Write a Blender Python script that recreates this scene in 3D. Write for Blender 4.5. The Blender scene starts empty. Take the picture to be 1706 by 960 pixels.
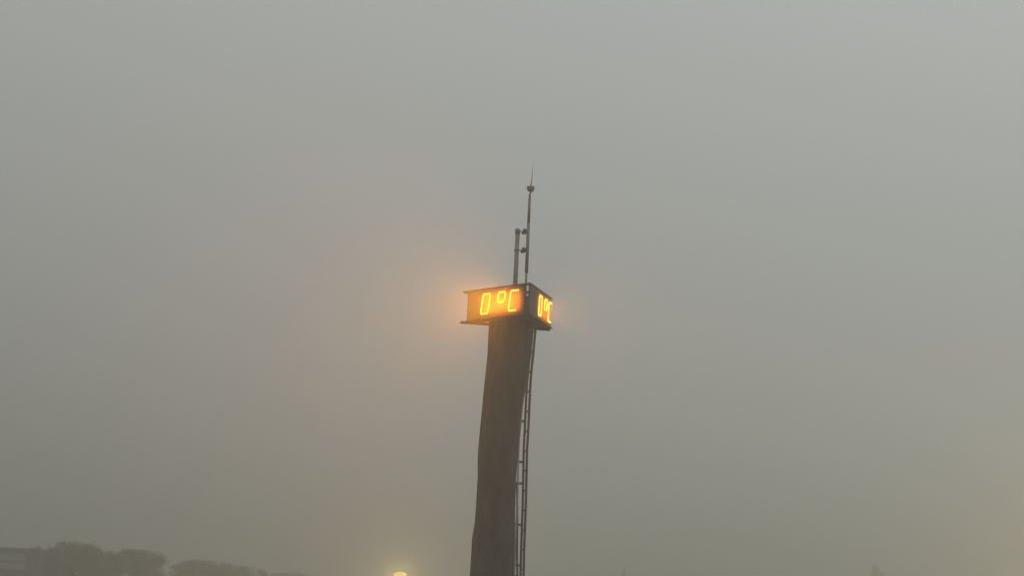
import bpy, bmesh, math, random
from mathutils import Vector, Matrix, noise

S = bpy.context.scene
C = S.collection
R = math.radians
rnd = random.Random(7)

# ------------------------------------------------------------------ camera
EYE = Vector((0.0, 0.0, 1.6))
F_PX, W_PX, H_PX = 2900.0, 1706.0, 960.0          # focal length in pixels of the photograph
PITCH, ROLL, YAW = 0.1746834793639, 0.045129880142660, -0.0026791833152
fw = Vector((math.sin(YAW) * math.cos(PITCH), math.cos(YAW) * math.cos(PITCH), math.sin(PITCH)))
rt0 = Vector((math.cos(YAW), -math.sin(YAW), 0))
up0 = rt0.cross(fw)
rt = rt0 * math.cos(ROLL) + up0 * math.sin(ROLL)
up = -rt0 * math.sin(ROLL) + up0 * math.cos(ROLL)
cam_d = bpy.data.cameras.new('camera')
cam_d.sensor_fit = 'HORIZONTAL'
cam_d.sensor_width = 36.0
cam_d.lens = 36.0 * F_PX / W_PX
cam_d.clip_start, cam_d.clip_end = 0.1, 5000.0
cam = bpy.data.objects.new('camera', cam_d)
C.objects.link(cam)
cam.matrix_world = Matrix(((rt.x, up.x, -fw.x, EYE.x), (rt.y, up.y, -fw.y, EYE.y),
                           (rt.z, up.z, -fw.z, EYE.z), (0, 0, 0, 1)))
S.camera = cam

# ------------------------------------------------------------------ light, sky, exposure
SUN_EL, SUN_AZ = R(40), R(34)                     # azimuth clockwise from the view direction (+Y)
SKY_STRENGTH = 0.07
CLOUD_GREY, CLOUD_UP, CLOUD_SUN = (1.86, 1.965, 1.90), 4.5, 0.72
HAZE_DENSITY, HAZE_G = 0.0072, 0.6
LED_LIGHT = (340.0, 140.0, 320.0)         # thrown outwards: left, right and rear side
LED_FACE_FILL = (22.0, 15.0, 4.0)              # added lamps turned on the panels to brighten each face
LED_GLOW = 5.2
LED_TILT = (14, 6, 0)                     # outward lamps tipped down to shape the halo, no hoods built
world = bpy.data.worlds.new('World')
S.world = world
world.use_nodes = True
nt = world.node_tree
nt.nodes.clear()
sky = nt.nodes.new('ShaderNodeTexSky')
sky.sky_type = 'NISHITA'
sky.sun_disc = False
sky.sun_elevation = SUN_EL
sky.sun_rotation = SUN_AZ
sky.air_density, sky.dust_density, sky.ozone_density = 1.0, 4.0, 1.0
hs = nt.nodes.new('ShaderNodeHueSaturation')      # overcast: the blue is gone from the sky
hs.inputs['Saturation'].default_value = 0.10
mx = nt.nodes.new('ShaderNodeMix')
mx.data_type = 'RGBA'
mx.inputs['Factor'].default_value = 0.94          # even cloud cover over the clear-sky gradient
# overcast sky: three times as bright overhead as at the horizon, a little brighter towards the hidden sun
wtc = nt.nodes.new('ShaderNodeTexCoord')
dotz = nt.nodes.new('ShaderNodeVectorMath')
dotz.operation = 'DOT_PRODUCT'
dotz.inputs[1].default_value = (CLOUD_SUN * math.sin(SUN_AZ), CLOUD_SUN * math.cos(SUN_AZ), CLOUD_UP)
nt.links.new(wtc.outputs['Generated'], dotz.inputs[0])
addz = nt.nodes.new('ShaderNodeMath')
addz.operation = 'ADD'
addz.inputs[1].default_value = 1.0
nt.links.new(dotz.outputs['Value'], addz.inputs[0])
maxz = nt.nodes.new('ShaderNodeMath')
maxz.operation = 'MAXIMUM'
maxz.inputs[1].default_value = 0.3
nt.links.new(addz.outputs[0], maxz.inputs[0])
cld = nt.nodes.new('ShaderNodeVectorMath')
cld.operation = 'SCALE'
cld.inputs[0].default_value = CLOUD_GREY
nt.links.new(maxz.outputs[0], cld.inputs['Scale'])
nt.links.new(cld.outputs['Vector'], mx.inputs['B'])
bg = nt.nodes.new('ShaderNodeBackground')
bg.inputs['Strength'].default_value = SKY_STRENGTH
out = nt.nodes.new('ShaderNodeOutputWorld')
nt.links.new(sky.outputs[0], hs.inputs['Color'])
nt.links.new(hs.outputs[0], mx.inputs['A'])
nt.links.new(mx.outputs['Result'], bg.inputs['Color'])
nt.links.new(bg.outputs[0], out.inputs[0])

sun_d = bpy.data.lights.new('sun', 'SUN')
sun_d.energy = 0.5
sun_d.angle = R(25)
sun_d.color = (1.0, 0.96, 0.9)
sun = bpy.data.objects.new('sun', sun_d)
C.objects.link(sun)
sd = Vector((math.sin(SUN_AZ) * math.cos(SUN_EL), math.cos(SUN_AZ) * math.cos(SUN_EL), math.sin(SUN_EL)))
sun.rotation_euler = sd.to_track_quat('Z', 'Y').to_euler()
sun.location = (30, 20, 60)

vs = S.view_settings
vs.view_transform, vs.look, vs.gamma, vs.use_curve_mapping = 'Standard', 'None', 1.0, False
vs.exposure = 0.0
S.cycles.volume_bounces = 3
S.cycles.max_bounces = 8

# ------------------------------------------------------------------ helpers
def at(px, py, y):
    """The place seen at a pixel of the photograph, y metres in front of the viewer."""
    d = fw + rt * ((px - 853.0) / F_PX) - up * ((py - 480.0) / F_PX)
    return EYE + d * (y / d.y)

def new_mat(name, color, rough=0.8, metal=0.0, var=0.25, scale=4.0, stretch=(1, 1, 1), bump=0.0, bump_scale=20.0, col2=None):
    m = bpy.data.materials.new(name)
    m.use_nodes = True
    n, l = m.node_tree.nodes, m.node_tree.links
    b = n['Principled BSDF']
    b.inputs['Roughness'].default_value = rough
    b.inputs['Metallic'].default_value = metal
    tc = n.new('ShaderNodeTexCoord')
    mp = n.new('ShaderNodeMapping')
    mp.inputs['Scale'].default_value = stretch
    l.new(tc.outputs['Object'], mp.inputs['Vector'])
    t = n.new('ShaderNodeTexNoise')
    t.inputs['Scale'].default_value = scale
    t.inputs['Detail'].default_value = 6
    t.inputs['Roughness'].default_value = 0.65
    l.new(mp.outputs[0], t.inputs['Vector'])
    cr = n.new('ShaderNodeValToRGB')
    cr.color_ramp.elements[0].position = 0.3
    cr.color_ramp.elements[1].position = 0.7
    a = [c * (1 - var) for c in color]
    z = [c * (1 + var) for c in (col2 or color)]
    cr.color_ramp.elements[0].color = (*a, 1)
    cr.color_ramp.elements[1].color = (*z, 1)
    l.new(t.outputs['Fac'], cr.inputs['Fac'])
    l.new(cr.outputs['Color'], b.inputs['Base Color'])
    if bump:
        t2 = n.new('ShaderNodeTexNoise')
        t2.inputs['Scale'].default_value = bump_scale
        t2.inputs['Detail'].default_value = 5
        l.new(mp.outputs[0], t2.inputs['Vector'])
        bp = n.new('ShaderNodeBump')
        bp.inputs['Strength'].default_value = bump
        bp.inputs['Distance'].default_value = 0.03
        l.new(t2.outputs['Fac'], bp.inputs['Height'])
        l.new(bp.outputs[0], b.inputs['Normal'])
    return m

def glow_mat(name, color, strength):
    m = bpy.data.materials.new(name)
    m.use_nodes = True
    b = m.node_tree.nodes['Principled BSDF']
    b.inputs['Base Color'].default_value = (0.0, 0.0, 0.0, 1)
    b.inputs['Specular IOR Level'].default_value = 0.0
    b.inputs['Emission Color'].default_value = (*color, 1)
    b.inputs['Emission Strength'].default_value = strength
    return m

def obj(name, bm, mat, parent=None, smooth=False):
    me = bpy.data.meshes.new(name)
    bm.normal_update()
    bm.to_mesh(me)
    bm.free()
    me.materials.append(mat)
    if smooth:
        for p in me.polygons:
            p.use_smooth = True
    o = bpy.data.objects.new(name, me)
    C.objects.link(o)
    if parent:
        o.parent = parent
    return o

def thing(name, label, cat, loc=(0, 0, 0), rotz=0.0, group=None):
    o = bpy.data.objects.new(name, None)
    o.empty_display_size = 0.2
    C.objects.link(o)
    o.location = loc
    o.rotation_euler = (0, 0, rotz)
    o['label'], o['category'] = label, cat
    if group:
        o['group'] = group
    return o

def box(bm, c, s, m=None, bevel=0.0):
    """A box of size s centred on c, optionally moved by matrix m."""
    r = bmesh.ops.create_cube(bm, size=1.0)
    vs_ = r['verts']
    for v in vs_:
        v.co = Vector((v.co.x * s[0] + c[0], v.co.y * s[1] + c[1], v.co.z * s[2] + c[2]))
    if bevel:
        es = list({e for v in vs_ for e in v.link_edges})
        rb = bmesh.ops.bevel(bm, geom=es, offset=bevel, segments=1, affect='EDGES')
        vs_ = list(set(rb['verts']) | {v for v in vs_ if v.is_valid})
    if m is not None:
        for v in vs_:
            v.co = m @ v.co

def tube(bm, pts, rad, seg=8, cap=True):
    """A tube through pts; rad is one radius or one per point."""
    pts = [Vector(p) for p in pts]
    rads = rad if isinstance(rad, (list, tuple)) else [rad] * len(pts)
    rings = []
    for i, p in enumerate(pts):
        d = (pts[min(i + 1, len(pts) - 1)] - pts[max(i - 1, 0)]).normalized()
        a = d.orthogonal().normalized() if abs(d.z) < 0.9 else (Vector((1, 0, 0)) - d * d.x).normalized()
        b = d.cross(a)
        rings.append([bm.verts.new(p + (a * math.cos(2 * math.pi * k / seg) + b * math.sin(2 * math.pi * k / seg)) * rads[i])
                      for k in range(seg)])
    for r0, r1 in zip(rings, rings[1:]):
        for k in range(seg):
            bm.faces.new((r0[k], r0[(k + 1) % seg], r1[(k + 1) % seg], r1[k]))
    if cap:
        bm.faces.new(rings[0][::-1])
        bm.faces.new(rings[-1])

def lathe(bm, prof, c=(0, 0, 0), seg=20):
    tube(bm, [(c[0], c[1], c[2] + z + 1e-5 * i) for i, (r, z) in enumerate(prof)], [max(r, 1e-3) for r, z in prof], seg)

# ------------------------------------------------------------------ ground and haze
def ground_h(x, y):
    return 0.25 * noise.noise(Vector((x * 0.03, y * 0.03, 0.3))) * min(1.0, max(0.0, (math.hypot(x, y - 20) - 25) / 40))

bm = bmesh.new()
N_G, SZ = 80, 600.0
gv = [[None] * (N_G + 1) for _ in range(N_G + 1)]
for i in range(N_G + 1):
    for j in range(N_G + 1):
        x, y = -SZ + 2 * SZ * i / N_G, -200 + 2 * SZ * j / N_G
        gv[i][j] = bm.verts.new((x, y, ground_h(x, y)))
for i in range(N_G):
    for j in range(N_G):
        bm.faces.new((gv[i][j], gv[i + 1][j], gv[i + 1][j + 1], gv[i][j + 1]))
m_ground = new_mat('damp_ground', (0.075, 0.07, 0.05), 0.9, var=0.4, scale=0.15, bump=0.4, bump_scale=3.0)
g = obj('ground', bm, m_ground, smooth=True)
g['kind'] = 'structure'

bm = bmesh.new()
box(bm, (0, 400, 6.0), (1240, 1240, 15.0))
m_haze = bpy.data.materials.new('haze')
m_haze.use_nodes = True
hn = m_haze.node_tree
hn.nodes.clear()
pv = hn.nodes.new('ShaderNodeVolumePrincipled')
pv.inputs['Color'].default_value = (0.635, 0.65, 0.613, 1)
pv.inputs['Density'].default_value = HAZE_DENSITY
pv.inputs['Anisotropy'].default_value = HAZE_G
ho = hn.nodes.new('ShaderNodeOutputMaterial')
hn.links.new(pv.outputs[0], ho.inputs['Volume'])
haze = obj('haze', bm, m_haze)
haze['kind'] = 'stuff'

# ------------------------------------------------------------------ materials
m_rock = new_mat('rough_dark_render', (0.048, 0.042, 0.030), 0.95, var=0.6, scale=2.6, stretch=(1.4, 1.4, 0.45), bump=1.0, bump_scale=14.0, col2=(0.066, 0.057, 0.043))
m_frame = new_mat('brown_steel', (0.09, 0.068, 0.05), 0.6, 0.3, var=0.25, scale=6)
m_panel = new_mat('dark_panel', (0.11, 0.078, 0.052), 0.6, var=0.2, scale=5)
m_led = glow_mat('amber_led', (1.0, 0.62, 0.045), LED_GLOW)
m_steel = new_mat('weathered_steel', (0.24, 0.235, 0.22), 0.6, 0.2, var=0.3, scale=8)
m_ladder = new_mat('ladder_steel', (0.10, 0.092, 0.082), 0.6, 0.4, var=0.3, scale=8)
m_dark = new_mat('black_rubber', (0.05, 0.048, 0.045), 0.7, var=0.2, scale=9)
m_pale = new_mat('pale_plastic', (0.42, 0.42, 0.40), 0.5, var=0.12, scale=9)
m_pipe = new_mat('grey_conduit', (0.42, 0.39, 0.35), 0.6, var=0.2, scale=5)

# ------------------------------------------------------------------ column
TY = 34.81791486974545                            # distance of the tower axis
ZC = 1.6 + 5.76995589203404                       # middle height of the display
HH = 0.6472360670246 / 2                          # half height of the display
Z0, Z1 = ZC - HH, ZC + HH
left_px = [(814, 543), (812.5, 575), (811, 600), (806.5, 640), (804, 665), (799.5, 725), (797, 750), (796, 770), (796, 795), (793, 840), (791, 870), (786.5, 900), (785, 930), (783, 960)]
right_px = [(889, 543), (886.5, 575), (884, 600), (877, 640), (873, 665), (866, 725), (863, 750), (861.5, 770), (860, 795), (859, 840), (858.5, 870), (858, 900), (857, 930), (856.5, 960)]
prof = []
for (lx, ly), (rx, ry) in zip(left_px, right_px):
    a, b = at(lx, ly, TY), at(rx, ry, TY)
    prof.append(((a.z + b.z) / 2, (a.x + b.x) / 2, (b.x - a.x) / 2))
prof.sort()
prof = [(-0.05, prof[0][1] - 0.06, prof[0][2] + 0.05), (0.9, prof[0][1] - 0.035, prof[0][2] + 0.02)] + prof
prof[-1] = (Z0 - 0.006, prof[-1][1], prof[-1][2])

def prof_at(z):
    for (z0, c0, r0), (z1, c1, r1) in zip(prof, prof[1:]):
        if z <= z1:
            t = max(0.0, (z - z0) / (z1 - z0))
            return c0 + (c1 - c0) * t, r0 + (r1 - r0) * t
    return prof[-1][1], prof[-1][2]

col = thing('stone_column', 'tall rough dark brown leaning column carrying the lit temperature display', 'column', (0, TY, 0))
bm = bmesh.new()
NZ, NA = 150, 72
rings = []
for i in range(NZ + 1):
    z = prof[0][0] + (prof[-1][0] - prof[0][0]) * i / NZ
    cx, r = prof_at(z)
    ring = []
    for k in range(NA):
        a = 2 * math.pi * k / NA
        q = Vector((math.cos(a) * 1.8, math.sin(a) * 1.8, z * 0.55))
        lump = noise.noise(q) * 0.035 + noise.noise(q * 3.1) * 0.024 + noise.noise(q * 9) * 0.008 + abs(noise.noise(Vector((math.cos(a) * 4, math.sin(a) * 4, z * 0.5)))) * -0.02
        side = abs(math.cos(a))
        rr = r * (1 + lump * (1.2 - 0.45 * side))
        ring.append(bm.verts.new((cx + math.cos(a) * rr, math.sin(a) * rr * 0.96, z)))
    rings.append(ring)
for r0, r1 in zip(rings, rings[1:]):
    for k in range(NA):
        bm.faces.new((r0[k], r0[(k + 1) % NA], r1[(k + 1) % NA], r1[k]))
bm.faces.new(rings[0][::-1])
bm.faces.new(rings[-1])
obj('shaft', bm, m_rock, col, smooth=True)

# ------------------------------------------------------------------ temperature display
N = Vector((0.26334713, 33.81260482 - TY, 0))
L = Vector((-1.0022976, 35.09250459 - TY, 0))
Rr = Vector((0.73895047, 35.5486352 - TY, 0))
disp = thing('temperature_display', 'three sided display box with glowing amber 0°C lettering on top of the column', 'display', (0, TY, ZC))

def side_matrix(A, B):
    """Frame of one side: x along A->B (left to right seen from outside), y into the box, z up."""
    e = (B - A).normalized()
    n_in = Vector((-e.y, e.x, 0))
    return Matrix(((e.x, n_in.x, 0, A.x), (e.y, n_in.y, 0, A.y), (0, 0, 1, 0), (0, 0, 0, 1)))

LEN = (N - L).length
sides = [(side_matrix(L, N), 0.02, LEN - 0.135, 0.0, True), (side_matrix(N, Rr), 0.045, LEN - 0.005, 0.295, True), (side_matrix(Rr, L), 0.03, LEN - 0.03, 0.05, True)]

SL = 0.052                                        # slant of the figures
def glyph_points(kind):
    v1, v0 = 0.203, -0.197
    pts = []
    if kind == 'zero':
        w, n, ch = 0.205, 11, 1
        for i in range(n):
            v = v0 + (v1 - v0) * i / (n - 1)
            if i not in (0, n - 1):
                pts += [(0, v), (w, v)]
        for k in range(1, 5):
            u = 0.022 + (w - 0.044) * (k - 1) / 3
            pts += [(u, v0), (u, v1)]
        return pts
    if kind == 'degree':
        w, vb, n = 0.195, 0.0, 6
        for i in range(1, n - 1):
            v = vb + (v1 - vb) * i / (n - 1)
            pts += [(0, v), (w, v)]
        for k in range(4):
            u = 0.024 + (w - 0.048) * k / 3
            pts += [(u, vb), (u, v1)]
        return pts
    n, w = 11, 0.20
    for i in range(1, n - 1):
        pts.append((0, v0 + (v1 - v0) * i / (n - 1)))
    for k in range(5):
        u = 0.022 + (w - 0.022) * k / 4
        pts += [(u, v0), (u, v1)]
    return pts

for si, (M_, u0, u1, shift, lit) in enumerate(sides):
    bm = bmesh.new()
    box(bm, ((u0 + u1) / 2, 0.02, 0), (u1 - u0, 0.04, 2 * HH - 0.052), M_, 0.004)
    # shallow horizontal ribs of the panel's front sheet
    for k in range(17):
        v = -HH + 0.05 + (2 * HH - 0.1) * k / 16
        box(bm, ((u0 + u1) / 2, -0.0025, v), (u1 - u0 - 0.02, 0.005, 0.012), M_)
    pan = obj('display_panel', bm, m_panel, disp)
    for nm, kind, ub in (('digit', 'zero', 0.432), ('degree_sign', 'degree', 0.872), ('letter', 'letter', 1.222)):
        bm = bmesh.new()
        for (u, v) in glyph_points(kind):
            mt = M_ @ Matrix.Translation((ub + shift + u + SL * (v + 0.2) / 0.4, -0.006, v)) @ Matrix.Scale(0.8, 4, (0, 1, 0))
            bmesh.ops.create_icosphere(bm, subdivisions=1, radius=0.0150, matrix=mt)
        obj(nm, bm, m_led, pan)
    # the light the diodes of this side throw out into the fog
    ad = bpy.data.lights.new('diode_fill_light', 'AREA')
    ad.shape, ad.size, ad.size_y = 'RECTANGLE', 1.15, 0.44
    ad.energy = LED_LIGHT[si]
    ad.color = (1.0, 0.35, 0.010)
    ad.spread = R((108, 155, 160)[si])
    ao = bpy.data.objects.new('diode_fill_light', ad)
    C.objects.link(ao)
    ao.parent = disp
    xa, za = M_.to_3x3() @ Vector((1, 0, 0)), M_.to_3x3() @ Vector((0, 1, 0))
    p = M_ @ Vector((0.92 + shift, -0.09, 0))
    ya = za.cross(xa)
    ao.matrix_local = Matrix(((xa.x, ya.x, za.x, p.x), (xa.y, ya.y, za.y, p.y), (xa.z, ya.z, za.z, p.z), (0, 0, 0, 1))) @ Matrix.Rotation(R(LED_TILT[si]), 4, 'X')
    bd = ad.copy()  # added unseen lamp facing the panel, washes its front in orange
    bd.spread = R(130)
    bd.size, bd.size_y, bd.energy, bd.color = 1.08, 0.38, LED_FACE_FILL[si], (1.0, 0.27, 0.01)
    bo = bpy.data.objects.new('diode_fill_light', bd)
    C.objects.link(bo)
    bo.parent = disp
    p = M_ @ Vector((0.97 + shift, -0.13, 0))
    bo.matrix_local = Matrix(((xa.x, -ya.x, -za.x, p.x), (xa.y, -ya.y, -za.y, p.y), (xa.z, -ya.z, -za.z, p.z), (0, 0, 0, 1)))

# frame: top and bottom rails on each side, some run past their corner
exts = [(-0.12, 0.0), (0.03, 0.0), (0.02, -0.02)]
for (M_, u0, u1, sh, lit), (ea, eb) in zip(sides, exts):
    bm = bmesh.new()
    a, b = ea, LEN + eb
    box(bm, ((a + b) / 2, 0.018, HH - 0.013), (b - a, 0.075, 0.022), M_, 0.003)
    box(bm, ((a + b) / 2, 0.030, HH - 0.034), (b - a - 0.02, 0.04, 0.018), M_, 0.003)
    obj('top_rail', bm, m_frame, disp)
exts = [(0.04, -0.05), (0.06, -0.05), (0.01, 0.105)]
for (M_, u0, u1, sh, lit), (ea, eb) in zip(sides, exts):
    bm = bmesh.new()
    a, b = ea, LEN + eb
    if not ea == 0.01:
        box(bm, ((a + b) / 2, -0.015, -HH + 0.012), (b - a, 0.08, 0.024), M_, 0.003)
        box(bm, ((a + b) / 2, 0.03, -HH - 0.012), (b - a - 0.1, 0.06, 0.022), M_, 0.003)
    else:
        box(bm, ((a + b) / 2, -0.02, -HH - 0.012), (b - a, 0.09, 0.046), M_, 0.004)
    obj('bottom_rail', bm, m_frame, disp)
# floor of the box
bm = bmesh.new()
cen = (N + L + Rr) / 3
tri = [cen + (p - cen) * 0.93 for p in (N, L, Rr)]
lo = [bm.verts.new((p.x, p.y, -HH + 0.002)) for p in tri]
hi = [bm.verts.new((p.x, p.y, -HH + 0.022)) for p in tri]
bm.faces.new(lo[::-1]) if (tri[1] - tri[0]).cross(tri[2] - tri[0]).z > 0 else bm.faces.new(lo)
bm.faces.new(hi)
for k in range(3):
    bm.faces.new((lo[k], lo[(k + 1) % 3], hi[(k + 1) % 3], hi[k]))
bmesh.ops.recalc_face_normals(bm, faces=bm.faces[:])
obj('floor_plate', bm, m_frame, disp)
# corner posts tying the rails together
for p in (L, Rr):
    q = cen + (p - cen) * 0.90
    bm = bmesh.new()
    box(bm, (q.x, q.y, 0), (0.04, 0.04, 2 * HH - 0.05), None, 0.003)
    obj('corner_post', bm, m_frame, disp)

# short plate bridging the open near corner
bm = bmesh.new()
box(bm, (LEN - 0.075, 0.02, 0.135), (0.15, 0.012, 0.06), sides[0][0])
obj('corner_bracket', bm, m_frame, disp)

# ------------------------------------------------------------------ masts on the display
ZF = Z0 + 0.022
mast = thing('antenna_mast', 'slim antenna mast with pale disc sensor and thin spike above the display', 'antenna', (0.1818, TY, ZF))
def rel(px, py, o, y=TY):
    return at(px, py, y) - o.location
pb, pt = rel(876.3, 470, mast), rel(882.8, 324, mast)
base = pb + (pb - pt) * ((pb.z) / (pt.z - pb.z))
mid = rel(879.2, 400, mast)
j1 = rel(877.2, 452, mast)
bm = bmesh.new()
tube(bm, [base, j1], 0.024, 10)
obj('lower_pole', bm, m_steel, mast, True)
bm = bmesh.new()
tube(bm, [j1 + Vector((0, 0, -0.03)), rel(880.6, 372, mast)], 0.034, 10)
tube(bm, [rel(880.6, 373, mast), rel(882.5, 330, mast)], 0.030, 10)
obj('pole', bm, m_steel, mast, True)
bm = bmesh.new()
tube(bm, [rel(882.4, 332, mast), rel(882.8, 323, mast)], 0.023, 10)
obj('sleeve', bm, m_steel, mast, True)
c0 = rel(884.2, 315, mast)
bm = bmesh.new()
lathe(bm, [(0.014, -0.10), (0.016, -0.065), (0.05, -0.045), (0.078, -0.012), (0.082, 0.0), (0.074, 0.006)], c0)
obj('sensor_bowl', bm, m_steel, mast, True)
bm = bmesh.new()
lathe(bm, [(0.071, 0.004), (0.071, 0.038)], c0)
obj('sensor_body', bm, m_pale, mast, True)
bm = bmesh.new()
lathe(bm, [(0.076, 0.036), (0.087, 0.040), (0.084, 0.050), (0.03, 0.064), (0.012, 0.07)], c0)
obj('sensor_cap', bm, m_steel, mast, True)
bm = bmesh.new()
tube(bm, [c0 + Vector((0, 0, 0.06)), rel(886.4, 296, mast), rel(887.2, 277, mast)], [0.011, 0.008, 0.003], 6)
obj('spike', bm, m_steel, mast, True)

stub = thing('mast_post', 'thick short steel post standing on the display beside the antenna mast', 'post', (-0.04, TY, ZF))
sb, st = rel(858.6, 470, stub), rel(862.6, 384, stub)
base = sb + (sb - st) * (sb.z / (st.z - sb.z))
bm = bmesh.new()
tube(bm, [base, st], 0.046, 14)
obj('pole', bm, m_steel, stub, True)
bm = bmesh.new()
tube(bm, [rel(862.4, 389, stub), rel(862.7, 381.5, stub)], 0.054, 14)
obj('cap', bm, m_steel, stub, True)
bm = bmesh.new()
tube(bm, [rel(860.9, 418, stub), rel(861.1, 414.5, stub)], 0.050, 14)
obj('clamp_band', bm, m_steel, stub, True)
for x0, x1, y in ((856.4, 860, 416.4), (857.8, 861, 385.6)):
    bm = bmesh.new()
    tube(bm, [rel(x0, y, stub), rel(x1, y, stub)], 0.012, 8)
    obj('bolt', bm, m_steel, stub, True)
for (xa, xb, y, xc) in ((864, 877.5, 385.6, 873.6), (863, 876.3, 416.6, 871.6)):
    bm = bmesh.new()
    tube(bm, [rel(xa, y, stub), rel(xb, y, stub)], 0.009, 8)
    o = obj('clamp_rod', bm, m_steel, stub, True)
    bm = bmesh.new()
    tube(bm, [rel(xc - 2.6, y - 0.3, stub), rel(xc - 2.2, y, stub), rel(xc + 1.8, y + 0.2, stub), rel(xc + 4.5, y + 0.2, stub)], [0.050, 0.066, 0.058, 0.036], 8)
    obj('clamp_block', bm, m_dark, o)

# ------------------------------------------------------------------ ladder
lad = thing('ladder', 'narrow steel ladder running up the right flank of the column', 'ladder', (0.45, TY, 0))
YN, YF = TY - 0.16, TY + 0.16
r_pts = [(892.5, 546), (888.6, 588), (885.0, 622), (883.6, 642), (882.3, 668), (881.0, 700), (879.4, 730), (878.0, 752), (877.2, 790), (876.2, 840), (874.6, 880), (873.2, 920), (872.3, 960), (870.5, 1012)]
l_pts = [(887.6, 546), (883.2, 588), (879.8, 622), (877.8, 642), (876.4, 668), (875.0, 700), (873.6, 730), (872.5, 752), (871.9, 790), (871.0, 840), (869.6, 880), (868.2, 920), (867.2, 960), (865.2, 1012)]
def lerp_px(pts, y):
    for (x0, y0), (x1, y1) in zip(pts, pts[1:]):
        if y <= y1:
            return x0 + (x1 - x0) * (y - y0) / (y1 - y0)
    return pts[-1][0]
for pts, yy, rr in ((r_pts, YN, 0.025), (l_pts, YF, 0.024)):
    bm = bmesh.new()
    q = [rel(x, y, lad, yy) for x, y in pts]
    q.append(Vector((q[-1].x - 0.02, q[-1].y, -1.0 + 1.0)))
    tube(bm, q, rr, 8)
    obj('rail', bm, m_ladder, lad, True)
y = 552.0
while y < 1050:
    bm = bmesh.new()
    yy = min(y, 1010)
    pn = rel(lerp_px(r_pts, yy), y, lad, YN)
    pf = rel(lerp_px(l_pts, yy), y, lad, YF)
    pf.z = pn.z
    tube(bm, [pn, pf], 0.018, 6)
    obj('rung', bm, m_ladder, lad, True)
    y += 33.2
for yb in (636, 702, 770, 806, 875, 943):
    bm = bmesh.new()
    zc = at(lerp_px(l_pts, yb), yb, TY).z
    cx, rr = prof_at(zc)
    x0 = cx + rr * 0.93 - 0.45
    x1 = rel(lerp_px(l_pts, yb), yb, lad, YF).x
    box(bm, ((x0 + x1) / 2, 0.10, zc), (abs(x1 - x0) + 0.02, 0.05, 0.045), None, 0.003)
    obj('bracket', bm, m_ladder, lad)

# ------------------------------------------------------------------ conduits
def conduit(label, px, off, rr, mat):
    t = thing('cable_conduit', label, 'pipe', (0.3, TY, 0), group=None)
    bm = bmesh.new()
    q = [rel(x, y, t, TY + off) for x, y in px]
    q.append(Vector((q[-1].x, q[-1].y, 0.02)))
    tube(bm, q, rr, 8)
    obj('tube', bm, mat, t, True)
    for k in range(1, len(px) - 1, 2):
        bm = bmesh.new()
        a = q[k]
        cx, r_ = prof_at(a.z)
        xs = cx + r_ * 0.9 - 0.3
        box(bm, ((a.x + xs) / 2, a.y, a.z), (max(0.03, abs(a.x - xs)), 0.03, 0.02))
        obj('clip', bm, m_ladder, t)
conduit('pale grey conduit hugging the column between shaft and ladder', [(876, 608), (874.2, 636), (870.4, 668), (867.8, 702), (865.4, 730), (864.0, 752), (863.0, 780), (862.6, 818)], -0.10, 0.017, m_pipe)
conduit('darker bent conduit bowing away from the foot of the column', [(861.2, 806), (861.8, 840), (861.8, 875), (861.6, 900), (861.3, 930), (862.0, 960), (862.5, 1000)], 0.05, 0.021, m_ladder)

# ------------------------------------------------------------------ trees
m_bark = new_mat('bark', (0.07, 0.055, 0.042), 0.95, var=0.35, scale=5, stretch=(1, 1, 0.3))
leaf_mats = [new_mat('olive_leaves', (0.105, 0.100, 0.020), 0.8, var=0.35, scale=0.9),
             new_mat('brown_leaves', (0.095, 0.072, 0.040), 0.8, var=0.35, scale=0.9),
             new_mat('green_leaves', (0.055, 0.068, 0.035), 0.8, var=0.35, scale=0.9)]

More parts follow.
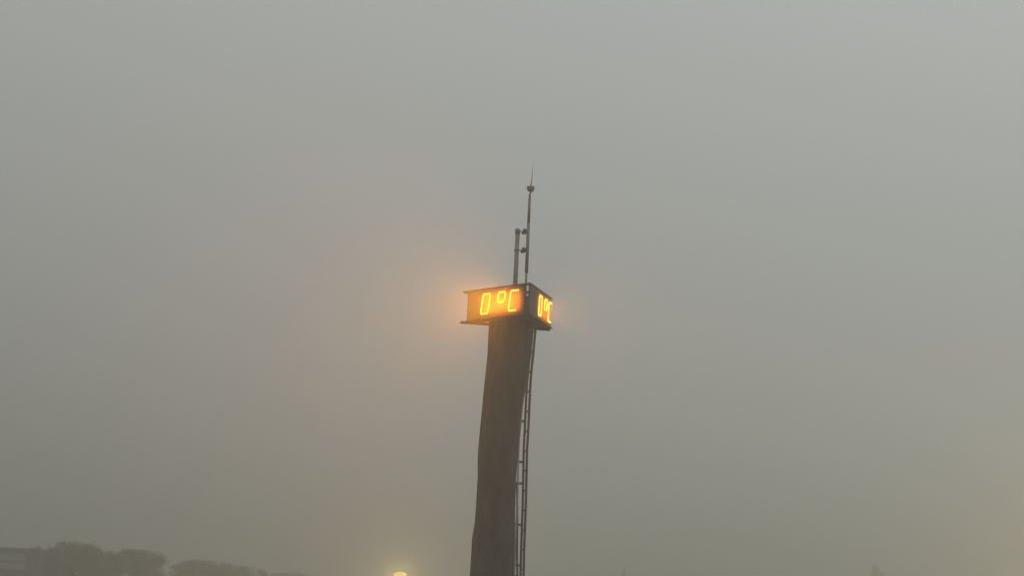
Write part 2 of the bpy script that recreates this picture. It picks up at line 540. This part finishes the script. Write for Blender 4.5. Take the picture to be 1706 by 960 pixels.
def make_tree(label, px, top_px, half_px, y, mat, seed, shape='round', lean=0.0, leaf=0.105, n=2600, group=None, cat='tree'):
    rr = random.Random(seed)
    p = at(px, top_px, y)
    h = p.z
    w = half_px / F_PX * y
    gz = ground_h(p.x, y)
    t = thing('tree', label, cat, (p.x - lean * h * 0.5, y, gz), group=group)
    h -= gz
    bm = bmesh.new()
    crown_c = Vector((lean * h * 0.35, 0, h * 0.62))
    tr = [(0, 0, -0.05), (0.05 * w, 0.03, h * 0.25), (lean * h * 0.25, 0, h * 0.5), (lean * h * 0.45, 0, h * 0.9)]
    r0 = 0.035 * h + 0.04
    tube(bm, tr, [r0, r0 * 0.75, r0 * 0.5, 0.02], 8)
    ends = []
    for k in range(9):
        a = rr.uniform(0, 2 * math.pi)
        zb = h * rr.uniform(0.25, 0.6)
        e = Vector((lean * h * 0.3 + math.cos(a) * w * rr.uniform(0.4, 0.85), math.sin(a) * w * rr.uniform(0.4, 0.85), min(h * 0.93, zb + h * rr.uniform(0.15, 0.38))))
        s = Vector((lean * zb * 0.5, 0, zb))
        mdl = (s + e) / 2 + Vector((0, 0, 0.06 * h))
        tube(bm, [s, mdl, e], [r0 * 0.4, r0 * 0.25, 0.012], 5)
        ends.append(e)
    obj('trunk', bm, m_bark, t, True)
    # clumps of leaves spread through the crown's volume
    clumps = []
    for k in range(64):
        if shape == 'flat':
            u = rr.uniform(-1, 1)
            v = rr.uniform(-1, 1)
            z = h * rr.uniform(0.28, 0.93) - (abs(u) ** 3) * h * 0.10
            c = Vector((u * w * 0.86, v * w * 0.6, z))
        elif shape == 'cone':
            f = rr.random()
            a = rr.uniform(0, 2 * math.pi)
            c = Vector((math.cos(a) * w * (1 - f) * 0.8, math.sin(a) * w * (1 - f) * 0.8, h * (0.15 + 0.8 * f)))
        else:
            d = Vector((rr.gauss(0, 1), rr.gauss(0, 1), rr.gauss(0, 1))).normalized() * rr.uniform(0.35, 0.88)
            c = Vector((d.x * w * 0.88, d.y * w * 0.88, h * 0.62 + d.z * h * 0.36))
        c.x += lean * c.z * 0.5
        clumps.append((c, rr.uniform(0.20, 0.36) * min(w, h * 0.4)))
    bm = bmesh.new()
    off = Vector((seed * 3.7, seed * 1.3, 0))
    for k in range(int(n * (6.0 if shape == 'flat' else 2.6))):
        if shape == 'flat':
            u, v = rr.uniform(-1, 1), rr.uniform(-1, 1)
            roof = h * (0.93 + 0.06 * noise.noise(Vector((u * 2.2, v * 2.2, seed))) + 0.05 * noise.noise(Vector((u * 6, v * 6, seed)))) - abs(u) ** 4 * h * 0.16
            zz = h * 0.16 + (roof - h * 0.16) * rr.random() ** 0.75 * (1 + rr.gauss(0, 0.025))
            q = Vector((u * w + lean * zz * 0.5, v * w * 0.7, zz))
            if noise.noise(q * 0.9 + off) + 0.35 * noise.noise(q * 2.6 + off) < -0.07:
                continue
            q += Vector((rr.gauss(0, 0.12), rr.gauss(0, 0.12), rr.gauss(0, 0.08)))
            s = leaf * rr.uniform(0.5, 1.2)
            a = Vector((rr.gauss(0, 1), rr.gauss(0, 1), rr.gauss(0, 1))).normalized()
            b = a.orthogonal().normalized()
            cc = a.cross(b)
            bm.faces.new([bm.verts.new(q + b * s * 0.9), bm.verts.new(q + cc * s * 0.45), bm.verts.new(q - b * s * 0.9), bm.verts.new(q - cc * s * 0.45)])
            continue
        c, cr = clumps[rr.randrange(len(clumps))]
        d = Vector((rr.gauss(0, 1), rr.gauss(0, 1), rr.gauss(0, 1))).normalized() * cr * rr.random() ** 0.45
        q = c + Vector((d.x, d.y, d.z * 0.8))
        if q.z > h:
            q.z = h - rr.random() * 0.15 * h
        s = leaf * rr.uniform(0.5, 1.2)
        a = Vector((rr.gauss(0, 1), rr.gauss(0, 1), rr.gauss(0, 1))).normalized()
        b = a.orthogonal().normalized()
        cc = a.cross(b)
        bm.faces.new([bm.verts.new(q + b * s * 0.9), bm.verts.new(q + cc * s * 0.45), bm.verts.new(q - b * s * 0.9), bm.verts.new(q - cc * s * 0.45)])
    obj('crown', bm, mat, t)
    return t

GR = 'trees in the mist on the left'
make_tree('broad olive tree, tallest in the mist beside the banded building', 125, 902, 44, 128, leaf_mats[0], 11, 'flat', n=3800, group=GR)
make_tree('small dull brown tree between the banded building and the tallest misty tree', 72, 909, 24, 140, leaf_mats[1], 12, 'flat', n=2400, group=GR)
make_tree('low brown tree between two broader misty trees', 176, 918, 26, 136, leaf_mats[1], 13, 'flat', n=2400, group=GR)
make_tree('flat topped brownish tree left of the gap in the misty tree row', 232, 914, 44, 140, leaf_mats[1], 14, 'flat', n=3600, group=GR)
make_tree('flat topped olive tree right of the gap in the misty tree row', 342, 933, 50, 158, leaf_mats[0], 15, 'flat', n=3800, group=GR)
make_tree('brownish tree adjoining the right end of the flat topped olive tree', 408, 943, 36, 172, leaf_mats[1], 16, 'flat', n=2800, group=GR)
make_tree('low faint bush far along the misty tree row, just above the picture edge', 486, 953, 34, 200, leaf_mats[1], 17, 'flat', n=2400, group=GR)
make_tree('faint narrow pointed tree barely showing right of the column', 1040, 944, 9, 290, leaf_mats[2], 18, 'cone', n=1300)
make_tree('faint leaning brownish tree top in the mist at lower right', 1462, 931, 17, 250, leaf_mats[1], 19, 'round', lean=0.12, n=1500)

# ------------------------------------------------------------------ building at the left edge
m_wood = new_mat('dark_cladding', (0.075, 0.055, 0.045), 0.8, var=0.25, scale=2)
m_band = new_mat('pale_band', (0.28, 0.25, 0.22), 0.6, var=0.25, scale=1.2)
m_roofm = new_mat('dark_roof', (0.05, 0.042, 0.038), 0.8, var=0.2, scale=2)
BY = 138.0
c_r, c_l = at(64, 917, BY), at(-150, 904, BY)
top = c_r.z
bld = thing('clad_building', 'low dark brown building with two pale horizontal window bands at the left edge', 'building', (c_r.x, BY, 0))
wd = c_r.x - c_l.x
rows = [at(20, yy, BY).z for yy in (913.5, 924, 935.5, 939.5, 949.5)]
zt = rows[0]
bm = bmesh.new()
box(bm, (-wd / 2, 5, (zt - 0.25) / 2), (wd, 10, zt - 0.25))
wall = obj('wall', bm, m_wood, bld)
bm = bmesh.new()
box(bm, (-wd / 2, 5, zt - 0.125), (wd + 0.5, 10.6, 0.25), None, 0.03)
obj('roof', bm, m_roofm, bld)
for za, zb in ((rows[1], rows[2]), (rows[3], rows[4])):
    bm = bmesh.new()
    n = 9
    for k in range(n):
        x0 = -0.9 - (wd - 1.6) * k / n
        ww = (wd - 1.6) / n * 0.96
        box(bm, (x0 - ww / 2, -0.03, (za + zb) / 2), (ww, 0.06, abs(za - zb)))
    obj('window_band', bm, m_band, bld)

# ------------------------------------------------------------------ lamps
def lamp_post(label, px, py, y, watts, color, rad, emis, mname, sodium=False):
    p = at(px, py, y)
    gz = ground_h(p.x, y)
    t = thing('street_lamp', label, 'street lamp', (p.x, y, gz))
    hz = p.z - gz
    bm = bmesh.new()
    lathe(bm, [(0.11, -0.02), (0.11, 0.25), (0.055, 0.32), (0.045, hz - rad - 0.06), (0.09, hz - rad - 0.03), (0.09, hz - rad + 0.02)], seg=12)
    obj('post', bm, m_steel, t, True)
    bm = bmesh.new()
    bmesh.ops.create_uvsphere(bm, u_segments=20, v_segments=12, radius=rad, matrix=Matrix.Translation((0, 0, hz)))
    obj('globe', bm, glow_mat(mname, color, emis), t, True)
    pd = bpy.data.lights.new('lamp_light', 'POINT')
    pd.energy, pd.color, pd.shadow_soft_size = watts, color, rad
    po = bpy.data.objects.new('lamp_light', pd)
    C.objects.link(po)
    po.parent = t
    po.location = (0, -(rad + 0.2), hz)       # added unseen light before the globe, so the globe can't shadow its halo
    pd.use_soft_falloff = False
    pd.shadow_soft_size = 0.15
    return t
lamp_post('glowing pale yellow globe lamp at the bottom edge left of the column', 667, 967.5, 88, 1600, (1.0, 0.68, 0.22), 0.42, 0.62, 'globe_glow')
lamp_post('amber street lamp glowing through the fog at the lower right corner', 1960, 1020, 90, 10500, (1.0, 0.70, 0.28), 0.30, 3.0, 'amber_globe_glow')
